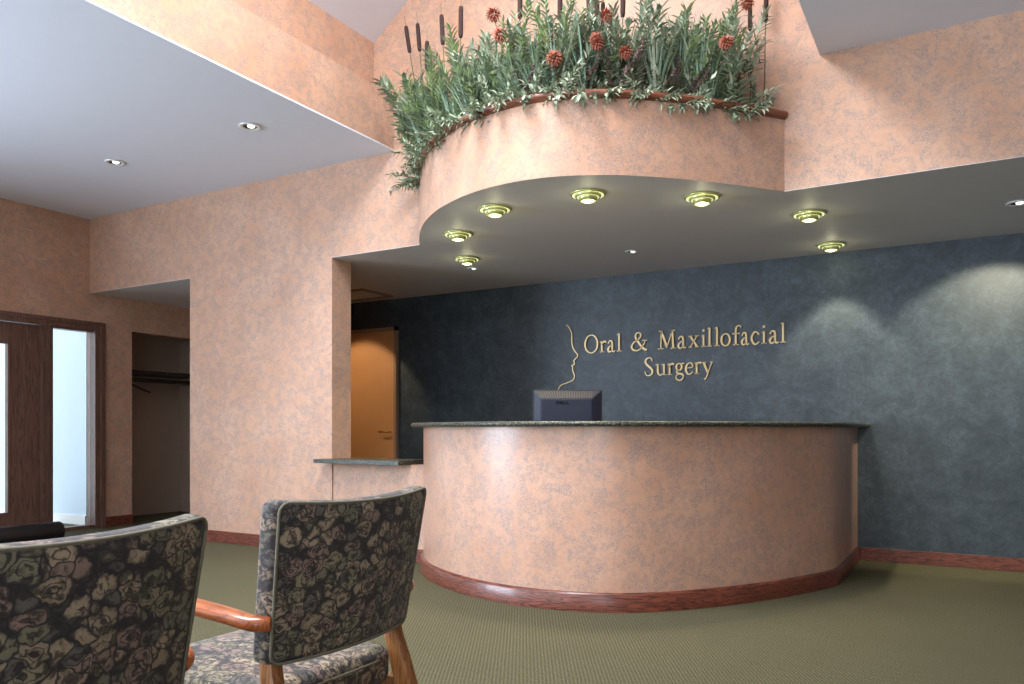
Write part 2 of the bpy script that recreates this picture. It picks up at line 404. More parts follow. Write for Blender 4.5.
# ceilings
struct(boxes('ceiling', [(XL, -3.865, YB, YF, ZC, ZC + 0.012), (-0.732, XR, YB, YF, ZC, ZC + 0.012)], 'ceiling'))
struct(boxes('ceiling_alcove', [(XL, -6.276, YF + ft, 6.5, ZS, ZS + 0.05), (XL, -6.276, YF, YF + ft, ZS - 0.003, ZS)], 'soffit'))
struct(boxes('wall_vault', [(-4.065, -3.865, YB, YF, ZC + 0.012, 3.63), (-4.2, -4.065, YB, YF, ZC + 0.012, 4.09), (-0.732, -0.6, YB, YF, ZC + 0.012, 4.09)], 'peach'))
bm = bmesh.new()
for (x0, z0, x1, z1) in ((-4.2, 3.99, -3.0, 4.88), (-0.6, 3.99, -1.8, 4.88)):
    v = [bm.verts.new(p) for p in ((x0, YB, z0), (x1, YB, z1), (x1, YF, z1), (x0, YF, z0), (x0, YB, z0 + .1), (x1, YB, z1 + .1), (x1, YF, z1 + .1), (x0, YF, z0 + .1))]
    for f in ((0, 3, 2, 1), (4, 5, 6, 7), (0, 1, 5, 4), (1, 2, 6, 5), (2, 3, 7, 6), (3, 0, 4, 7)): bm.faces.new([v[i] for i in f])
for b in ((-3.0, -1.8, YB, -0.1, 4.88, 4.98), (-3.0, -1.8, 3.5, YF, 4.88, 4.98), (-3.0, -2.9, -0.1, 3.5, 4.88, 4.98), (-1.9, -1.8, -0.1, 3.5, 4.88, 4.98)): box(bm, *b)
struct(link('ceiling_vault', bm, 'ceiling'))

PL = [(-3.615, 4.85), (-3.56, 4.77), (-3.40, 4.56), (-3.215, 4.36), (-3.0, 4.175), (-2.78, 4.04), (-2.57, 3.947), (-2.326, 3.893), (-2.07, 3.90),
      (-1.86, 3.97), (-1.66, 4.08), (-1.484, 4.225), (-1.305, 4.40), (-1.13, 4.60), (-1.02, 4.735), (-0.93, 4.85)]
pl = smooth2(catmull(PL, 6), 3)
# lowered soffit above office and reception, following the planter's curve
bm = bmesh.new()
prism(bm, [(-3.612, YF)] + offset(pl, -0.003)[1:-1] + [(-0.934, YF)], ZS - 0.003, ZS - 0.0001)
box(bm, -4.51, XR, YF, YF + ft, ZS - 0.003, ZS - 0.0001); box(bm, -6.1, XR, YF + ft, YD, ZS - 0.003, ZS - 0.0001)
struct(link('ceiling_soffit', bm, 'soffit'))
# hatch in the soffit
boxes_h = [(-5.78, -5.22, 6.05, 6.09, ZS - 0.018, ZS - 0.003), (-5.78, -5.22, 6.50, 6.54, ZS - 0.018, ZS - 0.003), (-5.78, -5.74, 6.09, 6.50, ZS - 0.018, ZS - 0.003), (-5.26, -5.22, 6.09, 6.50, ZS - 0.018, ZS - 0.003)]
h = thing('ceiling_hatch', 'small square ceiling hatch with a tan frame above the office doorway', 'hatch', (-5.5, 6.3, ZS - 0.003))
o = boxes('frame', [tuple(v - c for v, c in zip(b, (-5.5, -5.5, 6.3, 6.3, ZS - .003, ZS - .003))) for b in boxes_h], 'tan_trim', h)
boxes('panel', [(-0.24, 0.24, -0.21, 0.20, -0.008, 0)], 'soffit', h)

# baseboards
struct(boxes('baseboard_front', [(-6.276, -4.51, YF - 0.016, YF, 0, 0.105), (-4.51, -3.5, YF - 0.004, YF + 0.012, 0, 0.105)], 'base_wood', bev=0.003))
struct(boxes('baseboard_far', [(-0.711, XR, YD - 0.018, YD, 0, 0.10)], 'base_wood', bev=0.003))
struct(boxes('baseboard_left', [(XL, XL + 0.016, 5.01, 5.329, 0, 0.105), (XL, XL + 0.016, YB, 3.29, 0, 0.105)], 'base_wood', bev=0.003))

# far office door in the slate wall
d2 = boxes('door_2', [(-6.06, -5.32, YD - 0.03, YD, 0.0, 2.09)], 'peach_door'); struct(d2)
boxes('door_frame', [(-5.325, -5.29, YD - 0.045, YD, 0, 2.13), (-6.1, -5.29, YD - 0.045, YD, 2.09, 2.13)], 'tan_trim', d2)
bm = bmesh.new(); sweep(bm, [(-5.38, YD - 0.03, 1.0), (-5.38, YD - 0.075, 1.0), (-5.40, YD - 0.085, 1.0), (-5.49, YD - 0.085, 1.0)], (0.009, 0.009)); link('door_handle', bm, 'gold', d2, True)

# entrance door with sidelight, in the left wall
def entrance():
    X1 = XL + 0.02; X0 = XL - 0.12
    fr = boxes('door_1', [(X0, X1, 4.90, 5.008, 0, 2.142), (X0, X1, 3.30, 3.38, 0, 2.142), (X0, X1, 3.38, 4.90, 2.055, 2.142),
                          (X0 + .01, X1 - .01, 4.37, 4.47, 0, 2.055), (X0 + .01, X1 - .02, 4.47, 4.90, 0, 0.035), (X0 + .02, X1 - .02, 4.47, 4.90, 2.035, 2.055)], 'door_wood')
    struct(fr)
    boxes('casing_bead', [(X1, X1 + 0.012, 4.955, 5.008, 0, 2.142), (X1, X1 + 0.012, 3.30, 4.955, 2.10, 2.142), (X1, X1 + 0.01, 4.40, 4.43, 0, 2.055)], 'door_wood', fr, 0.003)
    leaf = boxes('door_leaf', [(XL - .08, XL - .035, 4.065, 4.365, 0.01, 2.05), (XL - .08, XL - .035, 3.385, 3.58, 0.01, 2.05),
                               (XL - .08, XL - .035, 3.58, 4.065, 0.01, 0.234), (XL - .08, XL - .035, 3.58, 4.065, 1.84, 2.05)], 'door_wood', fr)
    boxes('pane', [(XL - .062, XL - .056, 3.58, 4.065, 0.234, 1.84)], 'glass', leaf)
    boxes('glazing_bead', [(XL - .035, XL - .028, 4.065, 4.085, 0.214, 1.86), (XL - .035, XL - .028, 3.56, 4.065, 0.214, 0.234), (XL - .035, XL - .028, 3.56, 4.065, 1.84, 1.86)], 'door_wood', leaf, 0.002)
    boxes('pane', [(XL - .06, XL - .054, 4.47, 4.90, 0.035, 2.035)], 'glass', fr)
    bm = bmesh.new(); sweep(bm, [(XL - .035, 3.47, 1.0), (XL + .02, 3.47, 1.0), (XL + .025, 3.49, 1.0), (XL + .025, 3.58, 1.0)], (0.01, 0.01)); link('door_handle', bm, 'gold', fr, True)
entrance()
# windows in the left and the back wall, with the added gable one
for k, (a, b, z0, z1) in enumerate(WIN):
    w = boxes('window_%d' % (k + 1), [(XL - .12, XL + .02, a, a + .07, z0, z1), (XL - .12, XL + .02, b - .07, b, z0, z1), (XL - .12, XL + .02, a + .07, b - .07, z0, z0 + .07), (XL - .12, XL + .02, a + .07, b - .07, z1 - .07, z1), (XL - .1, XL, (a + b) / 2 - .03, (a + b) / 2 + .03, z0 + .07, z1 - .07)], 'door_wood'); struct(w)
    boxes('pane', [(XL - .06, XL - .055, a + .07, b - .07, z0 + .07, z1 - .07)], 'glass', w)
for k, (a, b, z0, z1) in enumerate(BW):
    w = boxes('window_%d' % (k + 3), [(a, a + .07, YB - .13, YB + .02, z0, z1), (b - .07, b, YB - .13, YB + .02, z0, z1), (a + .07, b - .07, YB - .13, YB + .02, z0, z0 + .07), (a + .07, b - .07, YB - .13, YB + .02, z1 - .07, z1), ((a + b) / 2 - .03, (a + b) / 2 + .03, YB - .1, YB, z0 + .07, z1 - .07)], 'door_wood'); struct(w)
    boxes('pane', [(a + .07, b - .07, YB - .06, YB - .055, z0 + .07, z1 - .07)], 'glass', w)
# porch outside the entrance
struct(boxes('floor_porch', [(-12.5, XL - 0.75, 1.5, 5.1, -0.1, -0.01), (XL - 0.75, XL - 0.14, 1.5, 5.1, -0.01, -0.002)], 'white'))
struct(boxes('wall_porch', [(-9.9, XL - 0.30, 5.0, 5.1, 0, 2.9)], 'pale_blue'))
struct(boxes('baseboard_porch', [(-9.9, XL - 0.30, 4.985, 5.0, 0, 0.10)], 'white'))

# closet fittings
cs = thing('closet_shelf', 'dark closet shelf with a hanging rod in the coat closet beside the entrance door', 'shelf', (XL - 0.4, 5.82, 1.66))
boxes('board', [(-0.28, 0.24, -0.61, 0.62, 0, 0.03)], 'black_iron', cs)
bm = bmesh.new(); sweep(bm, [(0.16, -0.61, -0.075), (0.16, 0.62, -0.075)], (0.024, 0.024)); link('rod', bm, 'black_iron', cs, True)
bm = bmesh.new(); sweep(bm, [(0.18, -0.42, -0.10), (0.22, -0.30, -0.16), (0.24, -0.16, -0.215)], (0.008, 0.010)); link('bracket', bm, 'black_iron', cs, True)

# ------------------------------------------------------------------ reception desk
DK = [(-3.66, 5.45), (-3.66, 5.1), (-3.61, 4.90), (-3.49, 4.69), (-3.30, 4.46), (-3.05, 4.255), (-2.71, 4.07), (-2.38, 3.975), (-2.07, 3.962), (-1.78, 4.03),
      (-1.56, 4.155), (-1.385, 4.325), (-1.215, 4.54), (-1.05, 4.79), (-0.89, 5.10), (-0.775, 5.37), (-0.73, 5.50)]
dk = smooth2(catmull(DK, 6), 4) + [(-0.715, 5.62), (-0.712, 5.9), (-0.712, YD - 0.001)]
desk = thing('reception_desk', 'large curved reception desk covered in peach sponged wallpaper with a dark granite top', 'desk', (-2.1, 4.9, 0))
def shifted(bm, loc):
    for v in bm.verts: v.co -= Vector(loc)
DL = (-2.1, 4.9, 0)
bm = bmesh.new(); strip_profile(bm, dk, [(-0.022, 0.0), (-0.022, 1.04), (-0.14, 1.04), (-0.14, 0.0)]); shifted(bm, DL)
flat_sharp(link('front_panel', bm, 'peach_gloss', desk), 35)
bm = bmesh.new(); strip_profile(bm, dk, [(0.0, 0.0), (0.0, 0.092), (-0.006, 0.102), (-0.014, 0.108), (-0.022, 0.108), (-0.022, 0.0)]); shifted(bm, DL)
flat_sharp(link('base_trim', bm, 'base_wood', desk), 50)
ck = dk[4:]
bm = bmesh.new(); strip_profile(bm, ck, [(0.058, 1.040), (0.068, 1.046), (0.072, 1.055), (0.068, 1.064), (0.058, 1.070), (-0.30, 1.070), (-0.30, 1.040)]); shifted(bm, DL)
flat_sharp(link('countertop', bm, 'granite', desk), 60)
inner = smooth2(offset(dk[6:-1], -0.141), 10); back = smooth2(offset(dk[6:-1], -0.74), 30)
bm = bmesh.new()
va = [bm.verts.new((p[0], p[1], 0.74)) for p in inner]; vb = [bm.verts.new((p[0], p[1], 0.74)) for p in back]
vc = [bm.verts.new((p[0], p[1], 0.77)) for p in inner]; vd = [bm.verts.new((p[0], p[1], 0.77)) for p in back]
for i in range(len(va) - 1):
    bm.faces.new((va[i], va[i + 1], vb[i + 1], vb[i])); bm.faces.new((vc[i], vc[i + 1], vd[i + 1], vd[i]))
    bm.faces.new((vb[i], vb[i + 1], vd[i + 1], vd[i])); bm.faces.new((va[i], va[i + 1], vc[i + 1], vc[i]))
shifted(bm, DL); link('worktop', bm, 'tan_trim', desk)

spot('added_door_spot', (-5.95, 5.6, 2.40), (-5.72, 6.72, 1.2), 60, (1.0, 0.78, 0.5), 56, 0.35, 0.03)  # hidden spot added to brighten the far office door
# writing ledge beside the desk
bm = bmesh.new(); box(bm, -4.575, -3.70, 4.70, 4.877, 0.752, 0.785); box(bm, -4.505, -3.70, 4.877, 5.12, 0.752, 0.785)
bmesh.ops.bevel(bm, geom=bm.edges[:], offset=0.004, segments=2, affect='EDGES')
o = link('writing_ledge', bm, 'granite'); tag(o, 'thin dark granite ledge on the low wall left of the reception desk', 'ledge')

# ------------------------------------------------------------------ planter
plant = thing('curved_planter', 'curved peach wallpapered planter box projecting above the reception desk', 'planter', (-2.25, YF, ZS)); PO = (-2.25, YF, ZS)
bm = bmesh.new(); strip_profile(bm, pl, [(0.0, ZS - 0.003), (0.0, 2.865), (-0.06, 2.865), (-0.06, ZS), (-0.003, ZS), (-0.003, ZS - 0.003)]); shifted(bm, PO)
flat_sharp(link('front_panel', bm, 'peach', plant), 45)
bm = bmesh.new(); strip_profile(bm, pl, [(0.0, 2.862), (0.012, 2.866), (0.022, 2.874), (0.030, 2.884), (0.030, 2.900), (0.022, 2.906), (-0.09, 2.906), (-0.09, 2.862)]); shifted(bm, PO)
flat_sharp(link('rim', bm, 'rim_wood', plant), 60)
bm = bmesh.new(); prism(bm, offset(pl, -0.065)[1:-1], 2.70, 2.82); shifted(bm, PO); o = link('soil', bm, 'moss', plant); o['kind'] = 'stuff'; o['label'] = 'dark moss filling'

# ------------------------------------------------------------------ ceiling lights
def gimbal():
    t = thing('eyeball_downlight', '', 'light')
    bm = bmesh.new(); lathe(bm, [(0.0, 0), (0.104, 0), (0.108, -0.005), (0.104, -0.011), (0.094, -0.013), (0.086, -0.007), (0.070, -0.006), (0.0, -0.006)], 40); link('flange', bm, 'brass_trim', t, True)
    bm = bmesh.new(); lathe(bm, [(0.080, -0.006), (0.080, -0.018), (0.075, -0.024), (0.066, -0.024), (0.062, -0.014), (0.062, -0.006)], 40); link('ring', bm, 'brass_trim', t, True)
    bm = bmesh.new(); lathe(bm, [(0.057, -0.008), (0.058, -0.026), (0.054, -0.039), (0.047, -0.047), (0.042, -0.047), (0.042, -0.040)], 40); link('eyeball', bm, 'brass_trim', t, True)
    bm = bmesh.new(); lathe(bm, [(0.042, -0.040), (0.030, -0.050), (0.0, -0.055)], 32); link('bulb', bm, 'bulb', t, True)
    bm = bmesh.new(); lathe(bm, [(0.080, -0.0075), (0.0945, -0.0125), (0.0945, -0.014), (0.080, -0.009)], 40); link('gap_glow_ring', bm, 'glow', t, True)  # added emissive rings, imitating light that leaks through the fixture's gaps
    bm = bmesh.new(); lathe(bm, [(0.0575, -0.020), (0.066, -0.0235), (0.066, -0.025), (0.0575, -0.022)], 40); link('gap_glow_ring', bm, 'glow', t, True)
    return t
GL = [((-2.605, 4.294), 'brass eyeball downlight third from the left end of the planter arc'), ((-1.957, 4.301), 'brass eyeball downlight under the middle of the planter, nearest its front'),
      ((-1.383, 4.702), 'brass eyeball downlight under the right half of the planter'), ((-0.885, 5.42), 'brass eyeball downlight right of the planter below the fascia corner'),
      ((-0.887, 6.408), 'brass eyeball downlight close to the slate wall right of the lettering'), ((-3.166, 4.706), 'brass eyeball downlight just inside the left end of the planter'),
      ((-3.562, 5.427), 'brass eyeball downlight beside the small white recessed light at left')]
g0 = gimbal()
for i, ((x, y), lab) in enumerate(GL):
    g = g0 if i == 0 else copy_thing(g0)
    g.location = (x, y, ZS - 0.003); g['label'] = lab; g['group'] = 'brass eyeball downlights in the soffit'
    g.rotation_euler = (0, 0, random.random() * 3)
    pd = bpy.data.lights.new('eyeball_glow', 'POINT'); pd.energy = 0.7; pd.color = (1.0, 0.95, 0.55); pd.shadow_soft_size = 0.02
    po = bpy.data.objects.new('eyeball_glow', pd); COL.objects.link(po); po.location = (x, y, ZS - 0.075)
    if i != 4: spot('eyeball_light', (x, y, ZS - 0.075), (x, y + 0.02, 0), 52, (1.0, 0.86, 0.62), 110, 0.9, 0.04)
spot('eyeball_wall_light', (-0.887, 6.40, ZS - 0.075), (-0.86, 6.64, 1.0), 75, (1.0, 0.90, 0.66), 78, 0.5, 0.03)
def recessed():
    t = thing('recessed_downlight', '', 'light')
    bm = bmesh.new(); lathe(bm, [(0.040, -0.001), (0.050, -0.001), (0.066, -0.002), (0.068, -0.006), (0.062, -0.009), (0.044, -0.007), (0.040, -0.001)], 36); link('trim_ring', bm, 'chrome', t, True)
    bm = bmesh.new(); lathe(bm, [(0.044, -0.004), (0.036, -0.004), (0.034, -0.0015), (0.0, -0.0015)], 36); link('baffle', bm, 'monitor_black', t, True)
    bm = bmesh.new(); lathe(bm, [(0.024, -0.0015), (0.022, -0.008), (0.012, -0.013), (0.0, -0.014)], 24, 0.010, 0.0); link('bulb', bm, 'bulb_white', t, True)
    return t
RL = [((-3.736, 5.788, ZS - .003), 'small white recessed downlight next to the leftmost brass eyeball light', 0.8), ((-2.289, 5.869, ZS - .003), 'small recessed downlight alone in the middle of the grey soffit', 0.8),
      ((0.285, 5.81, ZS - .003), 'white recessed downlight in the soffit at the right edge of the photo', 1.0), ((-4.442, 3.936, ZC), 'recessed downlight in the white ceiling near the vault edge', 1.15),
      ((-5.989, 3.915, ZC), 'recessed downlight in the white ceiling toward the entrance door', 1.15)]
r0 = recessed()
for i, (p, lab, s) in enumerate(RL):
    r = r0 if i == 0 else copy_thing(r0)
    r.location = p; r.scale = (s,) * 3; r['label'] = lab; r['group'] = 'small recessed ceiling lights'
spot('wall_wash_light', (0.285, 5.81, ZS - 0.03), (0.16, 6.72, 1.45), 120, (1.0, 0.92, 0.66), 74, 0.35, 0.03)
spot('left_ceiling_light', (-4.442, 3.936, ZC - 0.03), (-4.442, 3.95, 0), 18, (1.0, 0.86, 0.66), 100, 0.9, 0.03)
spot('left_ceiling_light', (-5.989, 3.915, ZC - 0.03), (-5.989, 3.93, 0), 18, (1.0, 0.86, 0.66), 100, 0.9, 0.03)

# ------------------------------------------------------------------ wall lettering
def u2x(u, Y=YD):
    s = (u - 512) / 785; c, q = cos(radians(30)), 0.5
    return (-q + c * s) / (c + q * s) * Y
def ribbon(bm, pts, th, closed=False, smooth=True):
    """pts: (x, z, width) -> flat ribbon extruded by th along -Y"""
    if smooth and len(pts) > 2: pts = catmull(pts + ([pts[0]] if closed else []), 5)
    if closed: pts = pts[:-1]
    n = len(pts); A, B = [], []
    for i in range(n):
        a = pts[(i - 1) % n] if closed else pts[max(0, i - 1)]; b = pts[(i + 1) % n] if closed else pts[min(n - 1, i + 1)]
        dx, dz = b[0] - a[0], b[1] - a[1]; l = math.hypot(dx, dz) or 1; w = pts[i][2] / 2
        A.append((pts[i][0] - dz / l * w, pts[i][1] + dx / l * w)); B.append((pts[i][0] + dz / l * w, pts[i][1] - dx / l * w))
    R = [[bm.verts.new((p[0], y, p[1])) for p in (A[i], B[i])] for y in (0,) for i in range(n)]
    F = [[bm.verts.new((p[0], -th, p[1])) for p in (A[i], B[i])] for i in range(n)]
    for i in range(n if closed else n - 1):
        j = (i + 1) % n
        bm.faces.new((F[i][0], F[i][1], F[j][1], F[j][0])); bm.faces.new((R[i][0], R[j][0], R[j][1], R[i][1]))
        bm.faces.new((F[i][0], F[j][0], R[j][0], R[i][0])); bm.faces.new((F[i][1], R[i][1], R[j][1], F[j][1]))
    if not closed:
        bm.faces.new((F[0][0], R[0][0], R[0][1], F[0][1])); bm.faces.new((F[-1][0], F[-1][1], R[-1][1], R[-1][0]))
T, t_, s_ = 0.095, 0.05, 0.045
def bar(x0, x1, z): return ([(x0, z, s_), (x1, z, s_)], False)
def ell(cx, cz, rx, rz, th=T):
    return ([(cx + rx * cos(2 * pi * k / 16), cz + rz * sin(2 * pi * k / 16), t_ + (th - t_) * abs(cos(2 * pi * k / 16)) ** 1.3) for k in range(16)], True)
G = {
 'O': [ell(.5, .5, .43, .50)],
 'o': [ell(.5, .31, .40, .31, .10)],
 'l': [([(.5, 0, T), (.5, .98, T)], False), bar(0, 1, .025), ([(.08, .93, .04), (.5, .99, .06)], False)],
 'i': [([(.5, 0, T), (.5, .62, T)], False), bar(0, 1, .025), ([(.08, .56, .04), (.5, .62, .06)], False), ([(.5, .80, .11), (.5, .92, .11)], False)],
 'r': [([(.3, 0, T), (.3, .62, T)], False), bar(0, .68, .025), ([(0, .56, .04), (.3, .62, .06)], False), ([(.3, .40, .05), (.5, .56, .07), (.72, .61, .09), (.95, .55, .10)], False)],
 'a': [([(.12, .47, .08), (.28, .60, .06), (.52, .60, .09), (.64, .45, T), (.64, .12, T), (.76, .01, .07), (1, .06, .05)], False),
       ([(.64, .37, .05), (.35, .32, .06), (.10, .17, .10), (.20, .02, .08), (.42, .02, .06), (.64, .14, .05)], False)],
 'c': [([(.92, .47, .09), (.70, .60, .06), (.40, .60, .08), (.10, .32, T), (.35, .03, .09), (.65, .01, .06), (.96, .12, .05)], False)],
 'e': [([(.14, .33, .04), (.90, .39, .05), (.78, .57, .07), (.50, .61, .06), (.20, .49, .09), (.08, .29, T), (.26, .05, .09), (.60, .01, .06), (.96, .13, .05)], False)],
 'f': [([(1.0, .90, .08), (.80, 1.0, .05), (.52, .93, .08), (.42, .75, T), (.42, .40, T), (.42, 0, T)], False), bar(.05, .85, .60), bar(.12, .76, .025)],
 'x': [([(.15, .60, .10), (.85, .02, .10)], False), ([(.82, .60, .05), (.16, .02, .05)], False), bar(0, .36, .60), bar(.62, 1, .60), bar(0, .34, .025), bar(.64, 1, .025)],
 'u': [([(.22, .60, T), (.22, .20, T), (.34, .04, .08), (.52, .02, .06), (.76, .14, .05)], False), ([(.78, .62, T), (.78, 0, T)], False), ([(0, .57, .04), (.22, .61, .06)], False), ([(.56, .57, .04), (.78, .61, .06)], False), bar(.78, 1, .025)],
 'y': [([(.14, .60, .11), (.50, .03, .10)], False), ([(.88, .60, .05), (.62, .22, .05), (.50, .0, .06), (.36, -.22, .06), (.18, -.30, .09)], False), bar(0, .36, .60), bar(.70, 1, .60)],
 'g': [ell(.42, .42, .32, .18, .09), ([(.68, .53, .05), (.82, .60, .07), (1.0, .59, .07)], False),
       ([(.26, .26, .05), (.16, .15, .07), (.34, .06, .09), (.72, .02, .09), (.92, -.10, .07), (.76, -.26, .06), (.40, -.31, .07), (.10, -.22, .06), (.10, -.08, .05), (.32, .05, .05)], False)],
 'S': [([(.84, .78, .05), (.78, .92, .05), (.52, .99, .06), (.22, .90, .09), (.16, .72, .11), (.40, .55, .12), (.70, .41, .12), (.88, .24, .11), (.74, .06, .08), (.42, .0, .06), (.16, .09, .05), (.10, .24, .05)], False)],
 '&': [([(1.0, .03, .07), (.84, .05, .12), (.58, .32, .12), (.34, .66, .11), (.32, .85, .08), (.44, .97, .06), (.58, .92, .07), (.62, .78, .08), (.50, .62, .06), (.22, .44, .07), (.08, .22, .10), (.20, .04, .09), (.44, .0, .06), (.66, .14, .05), (.82, .36, .05), (.88, .52, .05)], False), bar(.72, 1.0, .53)],
 'M': [([(.16, 0, .06), (.20, .98, .06)], False), ([(.18, .98, .12), (.52, .10, .12)], False), ([(.50, .06, .05), (.82, .98, .05)], False), ([(.81, .98, T), (.86, 0, T)], False),
       bar(0, .32, .025), bar(.72, 1, .025), bar(.06, .24, .975), bar(.78, .96, .975)],
}
def glyph(ch, X0, X1, z, cap, y, th, mat, parent, name='letter', o0=(0, 0, 0)):
    bm = bmesh.new(); w = X1 - X0
    for pts, closed in G[ch]:
        ribbon(bm, [(X0 + a * w - o0[0], z + b * cap - o0[2], c * cap) for a, b, c in pts], th, closed, smooth=len(pts) > 2)
    for v in bm.verts: v.co.y += y - o0[1]
    return link(name, bm, mat, parent)
SO = (-2.2, YD, 1.5)
sign = thing('wall_lettering', 'raised gold serif letters spelling Oral & Maxillofacial Surgery on the slate wall', 'sign', SO)
line1 = [('O', 584.7, 599.2), ('r', 600.5, 607.2), ('a', 607.9, 615.6), ('l', 617.2, 622.2), ('&', 630.8, 647.8), ('M', 658.4, 676.3), ('a', 678.0, 686.8), ('x', 689.0, 699.5), ('i', 701.5, 706.4),
         ('l', 707.6, 712.4), ('l', 714.9, 720.0), ('o', 720.8, 731.3), ('f', 732.4, 741.4), ('a', 741.4, 749.6), ('c', 751, 760), ('i', 761.8, 766.8), ('a', 769.2, 779), ('l', 780.7, 786)]
line2 = [('S', 644.7, 654.2), ('u', 656.0, 666.9), ('r', 668.2, 674.8), ('g', 675.9, 684.6), ('e', 685.7, 693.8), ('r', 695.2, 702.0), ('y', 702.6, 714)]
for ln, z, cap in ((line1, 1.738, 0.166), (line2, 1.507, 0.162)):
    for ch, a, b in ln: glyph(ch, u2x(a), u2x(b), z, cap, -0.0, 0.016, 'letter_gold', sign, 'letter', (SO[0], 0, SO[2]))
# face profile emblem
FP = [(45, 172), (60, 182), (75, 205), (85, 240), (85, 290), (92, 325), (105, 350), (124, 374), (122, 390), (108, 404), (98, 418), (103, 432), (101, 441), (84, 450), (92, 459), (90, 475), (95, 495), (103, 515), (98, 540), (84, 553), (50, 568), (20, 578), (4, 590), (-7, 613)]
bm = bmesh.new(); pts = []
for i, (a, b) in enumerate(FP):
    u, v = 560 + a / 6.84, 300 + b / 6.84; s = (u - 512) / 785; d = YD / (cos(radians(30)) + 0.5 * s)
    pts.append((u2x(u) + 2.9, 1.02 + (430 - v) / 785 * d - 1.6, 0.010 if 2 < i < 18 else 0.007))
ribbon(bm, pts, 0.014); o = link('profile_emblem', bm, 'letter_gold'); o.location = (-2.9, YD, 1.6)
tag(o, 'thin gold outline of a face in profile on the slate wall left of the lettering', 'emblem')

# ------------------------------------------------------------------ computer monitor on the desk
MC = (-2.280, 4.682)
mon = thing('computer_monitor', 'dark blue-grey computer monitor seen from behind over the granite counter', 'monitor', (MC[0], MC[1], 0.77), radians(31))
# local: x right, -y towards the camera, tilt
mw, mh0, mh1 = 0.224, 0.13, 0.512
mz = lambda z: z
bm = bmesh.new()
def frus(bm, x0, x1, z0, z1, y0, a0, a1, b0, b1, y1):
    A = [bm.verts.new(p) for p in ((x0, y0, z0), (x1, y0, z0), (x1, y0, z1), (x0, y0, z1))]
    B = [bm.verts.new(p) for p in ((a0, y1, b0), (a1, y1, b0), (a1, y1, b1), (a0, y1, b1))]
    for i in range(4): bm.faces.new((A[i], A[(i + 1) % 4], B[(i + 1) % 4], B[i]))
    bm.faces.new(A[::-1]); bm.faces.new(B)
frus(bm, -mw, mw, mh0, mh1, -0.012, -mw + 0.045, mw - 0.07, mh0 + 0.05, mh1 - 0.058, -0.062)
bmesh.ops.bevel(bm, geom=bm.edges[:], offset=0.004, segments=2, affect='EDGES')
link('back_shell', bm, 'monitor', mon)
boxes('bezel', [(-mw - 0.006, mw + 0.006, -0.012, 0.02, mh0 - 0.006, mh1 + 0.004)], 'monitor_black', mon, 0.004)
boxes('screen', [(-mw + 0.012, mw - 0.012, 0.0185, 0.0215, mh0 + 0.012, mh1 - 0.012)], 'monitor_black', mon)
bm = bmesh.new()
for k in range(22):  # vent ribs on the sloping top face
    x = -mw + 0.035 + k * 0.0165
    if x > mw - 0.055: break
    z1, y1, z0, y0 = mh1 - 0.008, -0.0195, mh1 - 0.050, -0.0555
    lean = 0.004 * (x / mw) * -3
    for dx in (0,):
        v = [bm.verts.new(p) for p in ((x, y1 - .003, z1), (x + .006, y1 - .003, z1), (x + .006 + lean, y0 - .003, z0), (x + lean, y0 - .003, z0), (x, y1 + .003, z1), (x + .006, y1 + .003, z1), (x + .006 + lean, y0 + .003, z0), (x + lean, y0 + .003, z0))]
        for f in ((0, 1, 2, 3), (7, 6, 5, 4), (0, 4, 5, 1), (1, 5, 6, 2), (2, 6, 7, 3), (3, 7, 4, 0)): bm.faces.new([v[i] for i in f])
vent = link('vent', bm, 'vent', mon)
boxes('stand', [(-0.05, 0.05, -0.04, -0.012, 0.012, mh0 + 0.08), (-0.13, 0.13, -0.12, 0.09, 0, 0.014)], 'monitor_black', mon, 0.003)
bm = bmesh.new()
LG = {'D': [([(0, 0, .2), (0, 1, .2)], False), ([(0, .93, .16), (.45, .9, .2), (.7, .5, .24), (.45, .1, .2), (0, .07, .16)], False)],
      'E': [([(.05, .05, .2), (.05, .95, .2)], False), ([(.05, .9, .16), (.7, .9, .16)], False), ([(.05, .5, .16), (.6, .5, .16)], False), ([(.05, .1, .16), (.7, .1, .16)], False)],
      'L': [([(.05, 0, .22), (.05, 1, .22)], False), ([(.05, .09, .18), (.65, .09, .18)], False)]}
x = -0.075
for ch in 'DELL':
    for pts, cl in LG[ch]:
        P = [(a * 0.023, b * 0.021, c * 0.022) for a, b, c in pts]
        if ch == 'E': P = [(a * cos(.4) - b * sin(.4) + 0.006, a * sin(.4) + b * cos(.4) - 0.003, c) for a, b, c in P]
        ribbon(bm, [(x + a, 0.418 + b, c) for a, b, c in P], 0.0015, cl, smooth=len(P) > 2)
    x += 0.0225 if ch != 'L' else 0.0205
for v in bm.verts: v.co.y += -0.062
link('logo', bm, 'logo', mon)['label'] = 'black maker logo'

# ------------------------------------------------------------------ rolled mat by the door
bm = bmesh.new()
pts = []
R = 0.088
for k in range(260):    # spiral section
    th = k * 0.12; r = 0.016 + (R - 0.016) * k / 259
    pts.append((r * cos(th), r * sin(th)))
n = 24
prof = [(0, 0)] + []
lathe(bm, [(0.0, -0.7), (R * 0.96, -0.7), (R, -0.69), (R, 0.69), (R * 0.96, 0.7), (0.0, 0.7)], 36)
for v in bm.verts: v.co = Vector((v.co.x, v.co.z, v.co.y + R))
mat_ob = link('rolled_mat', bm, 'black_rubber', None, True); flat_sharp(mat_ob, 50)
mat_ob.location = (-7.26, 3.50, 0); tag(mat_ob, 'rolled black rubber floor mat lying in front of the entrance door', 'mat')
bm = bmesh.new(); ribbon(bm, [(a, b + R, 0.004) for a, b in pts[::3]], 0.004, smooth=False)
o = link('rolled_edge', bm, 'black_iron', mat_ob); o.location = (0, -0.70, 0)

